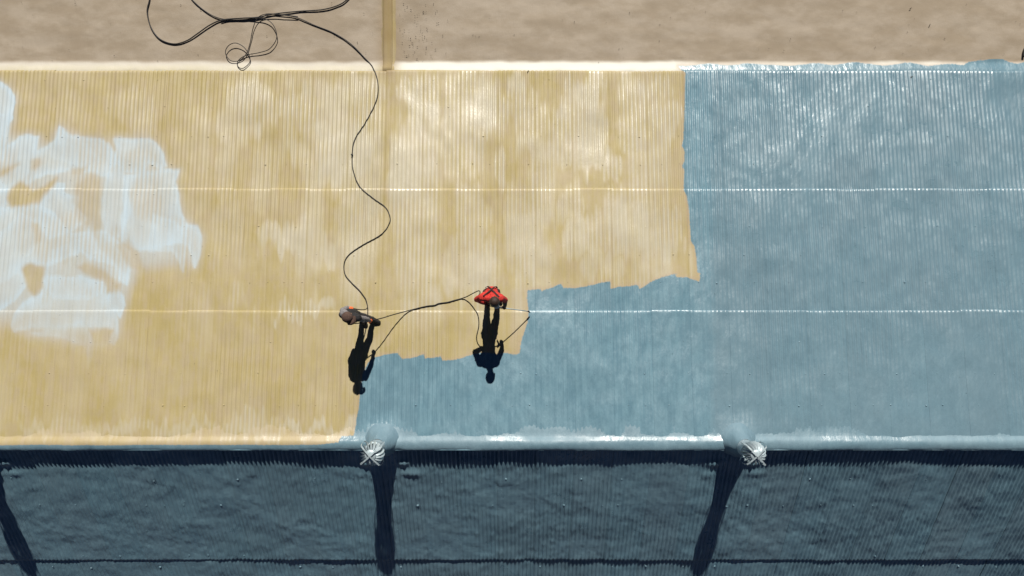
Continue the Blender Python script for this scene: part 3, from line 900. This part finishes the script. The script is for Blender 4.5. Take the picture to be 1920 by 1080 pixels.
# the sprayer in red
J = dict(face=Vector((.35, -.85, -.25)),
         ankleW=B(915, 550, .085), toeW=B(912, 566, .042), ankleE=B(934, 551, .085), toeE=B(939, 566, .042),
         kneeW=B(916, 554, .47), kneeE=B(934, 555, .47), hipW=B(918, 549, .86), hipE=B(930, 549, .86), pelvis=B(924, 549, .93),
         belly=B(924.5, 550, 1.07), chest=B(925, 553, 1.22), shW=B(909, 555.5, 1.36), shE=B(941, 557, 1.34), neck=B(928, 559, 1.42), head=B(931.5, 564, 1.555),
         elW=B(899, 560, 1.12), wrW=B(910, 566, .97), handW=B(917, 569, .91), thumbW=Vector((0, 0, 1)),
         elE=B(948, 561, 1.07), wrE=B(947.5, 571, .86), handE=B(946, 577, .77), thumbE=Vector((-1, 0, .3)), foreE=7)
person_red, face, side = person('worker in red top with dark harness straps spraying blue coating', J,
    [M_NAVY, M_RED, M_RED, M_RED, M_SKIN, M_BOOT, M_DARKGLOVE, M_DARKGLOVE], dict(cat='person'))
hd = J['head']
mesh_ball('hair', hd - face * .016 + Vector((0, 0, .03)), (.095, .098, .098), M_HAIR, person_red,
          cut=(hd + face * .045 - Vector((0, 0, .005)), (face * .8 - Vector((0, 0, .62))).normalized()), n=(24, 18), noise=.05)
mesh_ball('face_mask', hd + face * .082 - Vector((0, 0, .055)), (.056, .042, .05), M_MASK, person_red)
back = Vector((-.25, .75, .62))
def bk(u, v, h): return B(u, v, h)
strap('harness_strap', [J['shW'] + Vector((.03, .02, .085)), J['chest'] + Vector((-.01, .10, .11)), J['belly'] + Vector((.07, .135, .06)), J['pelvis'] + Vector((.11, .10, .02))], .032, M_STRAP, person_red, back)
strap('harness_strap', [J['shE'] + Vector((-.03, .02, .085)), J['chest'] + Vector((.01, .105, .105)), J['belly'] + Vector((-.07, .135, .06)), J['pelvis'] + Vector((-.11, .10, .02))], .032, M_STRAP, person_red, back)

# spray gun with its long wand
g0, tip = B(943, 575, .80), B(989, 583, .20)
gun = empty('spray_gun', g0, label='grey spray gun with long thin wand held by the red worker', cat='spray gun')
wand = tube('wand', [g0, g0.lerp(tip, .5) + Vector((0, 0, .012)), tip], .0095, M_METAL, gun)
dirw = (tip - g0).normalized()
tube('nozzle', [tip, tip + dirw * .03, tip + dirw * .04 + Vector((.02, -.02, -.05))], [.014, .018, .012], M_DARKMETAL, wand)
tube('grip', [g0 - dirw * .04, g0 - dirw * .02 + Vector((-.02, 0, -.05)), g0 - dirw * .03 + Vector((-.045, 0, -.11))], [.018, .016, .015], M_DARKMETAL, gun)
tube('body', [g0 - dirw * .07, g0 + dirw * .09], .018, M_DARKMETAL, gun)

# the hose handler in grey and black
J = dict(face=Vector((.75, -.6, -.25)),
         ankleW=B(680, 597, .085), toeW=B(687, 609, .042), ankleE=B(700, 598, .085), toeE=B(711, 604, .042),
         kneeW=B(680, 595, .46), kneeE=B(697, 595, .45), hipW=B(678, 590, .83), hipE=B(688, 590, .83), pelvis=B(683, 589, .90),
         belly=B(682.5, 588, 1.04), chest=B(682, 588, 1.19), shW=B(672, 585, 1.27), shE=B(697, 591, 1.26), neck=B(682.5, 588, 1.36), head=B(686, 589, 1.505),
         elW=B(667, 579, 1.07), wrW=B(672, 574.5, .92), handW=B(680, 575.5, .88), thumbW=Vector((0, 0, 1)),
         elE=B(705, 594, 1.01), wrE=B(707, 597, .77), handE=B(709, 598.5, .68), thumbE=Vector((0, -1, .3)))
person_grey, face, side = person('worker in grey sleeves, black vest and orange gloves guiding the hose', J,
    [M_NAVY, M_VEST, M_GREY, M_GREY, M_SKIN, M_BOOT, M_ORANGE, M_ORANGE], dict(cat='person'))
hd = J['head']
mesh_ball('hair', hd - face * .022 + Vector((0, 0, .012)), (.088, .09, .095), M_HAIR, person_grey,
          cut=(hd + face * .02, (face * .9 - Vector((0, 0, .45))).normalized()), n=(20, 16), noise=.04)
cp = mesh_ball('cap', hd - face * .008 + Vector((0, 0, .036)), (.101, .101, .086), M_CAP, person_grey, cut=(hd + Vector((0, 0, .035)), (0, 0, -1)), n=(24, 18))
V, Fc = [], []
for i in range(9):
    an = -1.0 + 2.0 * i / 8
    for rr, zz in ((.098, .0), (.165, -.022), (.165, -.028), (.098, -.008)):
        dv = face.copy(); dv.z = 0; dv.normalize()
        q = dv * math.cos(an) * rr + side * math.sin(an) * min(rr, .125)
        V.append(hd + Vector((0, 0, .045 + zz)) + q)
for i in range(8):
    for k in range(4):
        k2 = (k + 1) % 4
        Fc.append((i * 4 + k, i * 4 + k2, i * 4 + 4 + k2, i * 4 + 4 + k))
mesh_obj('cap_brim', V, Fc, M_CAP, cp)
mesh_ball('hood', J['neck'] - face * .085 + Vector((0, 0, -.01)), (.085, .08, .05), M_GREY, person_grey, n=(18, 12), noise=.06)
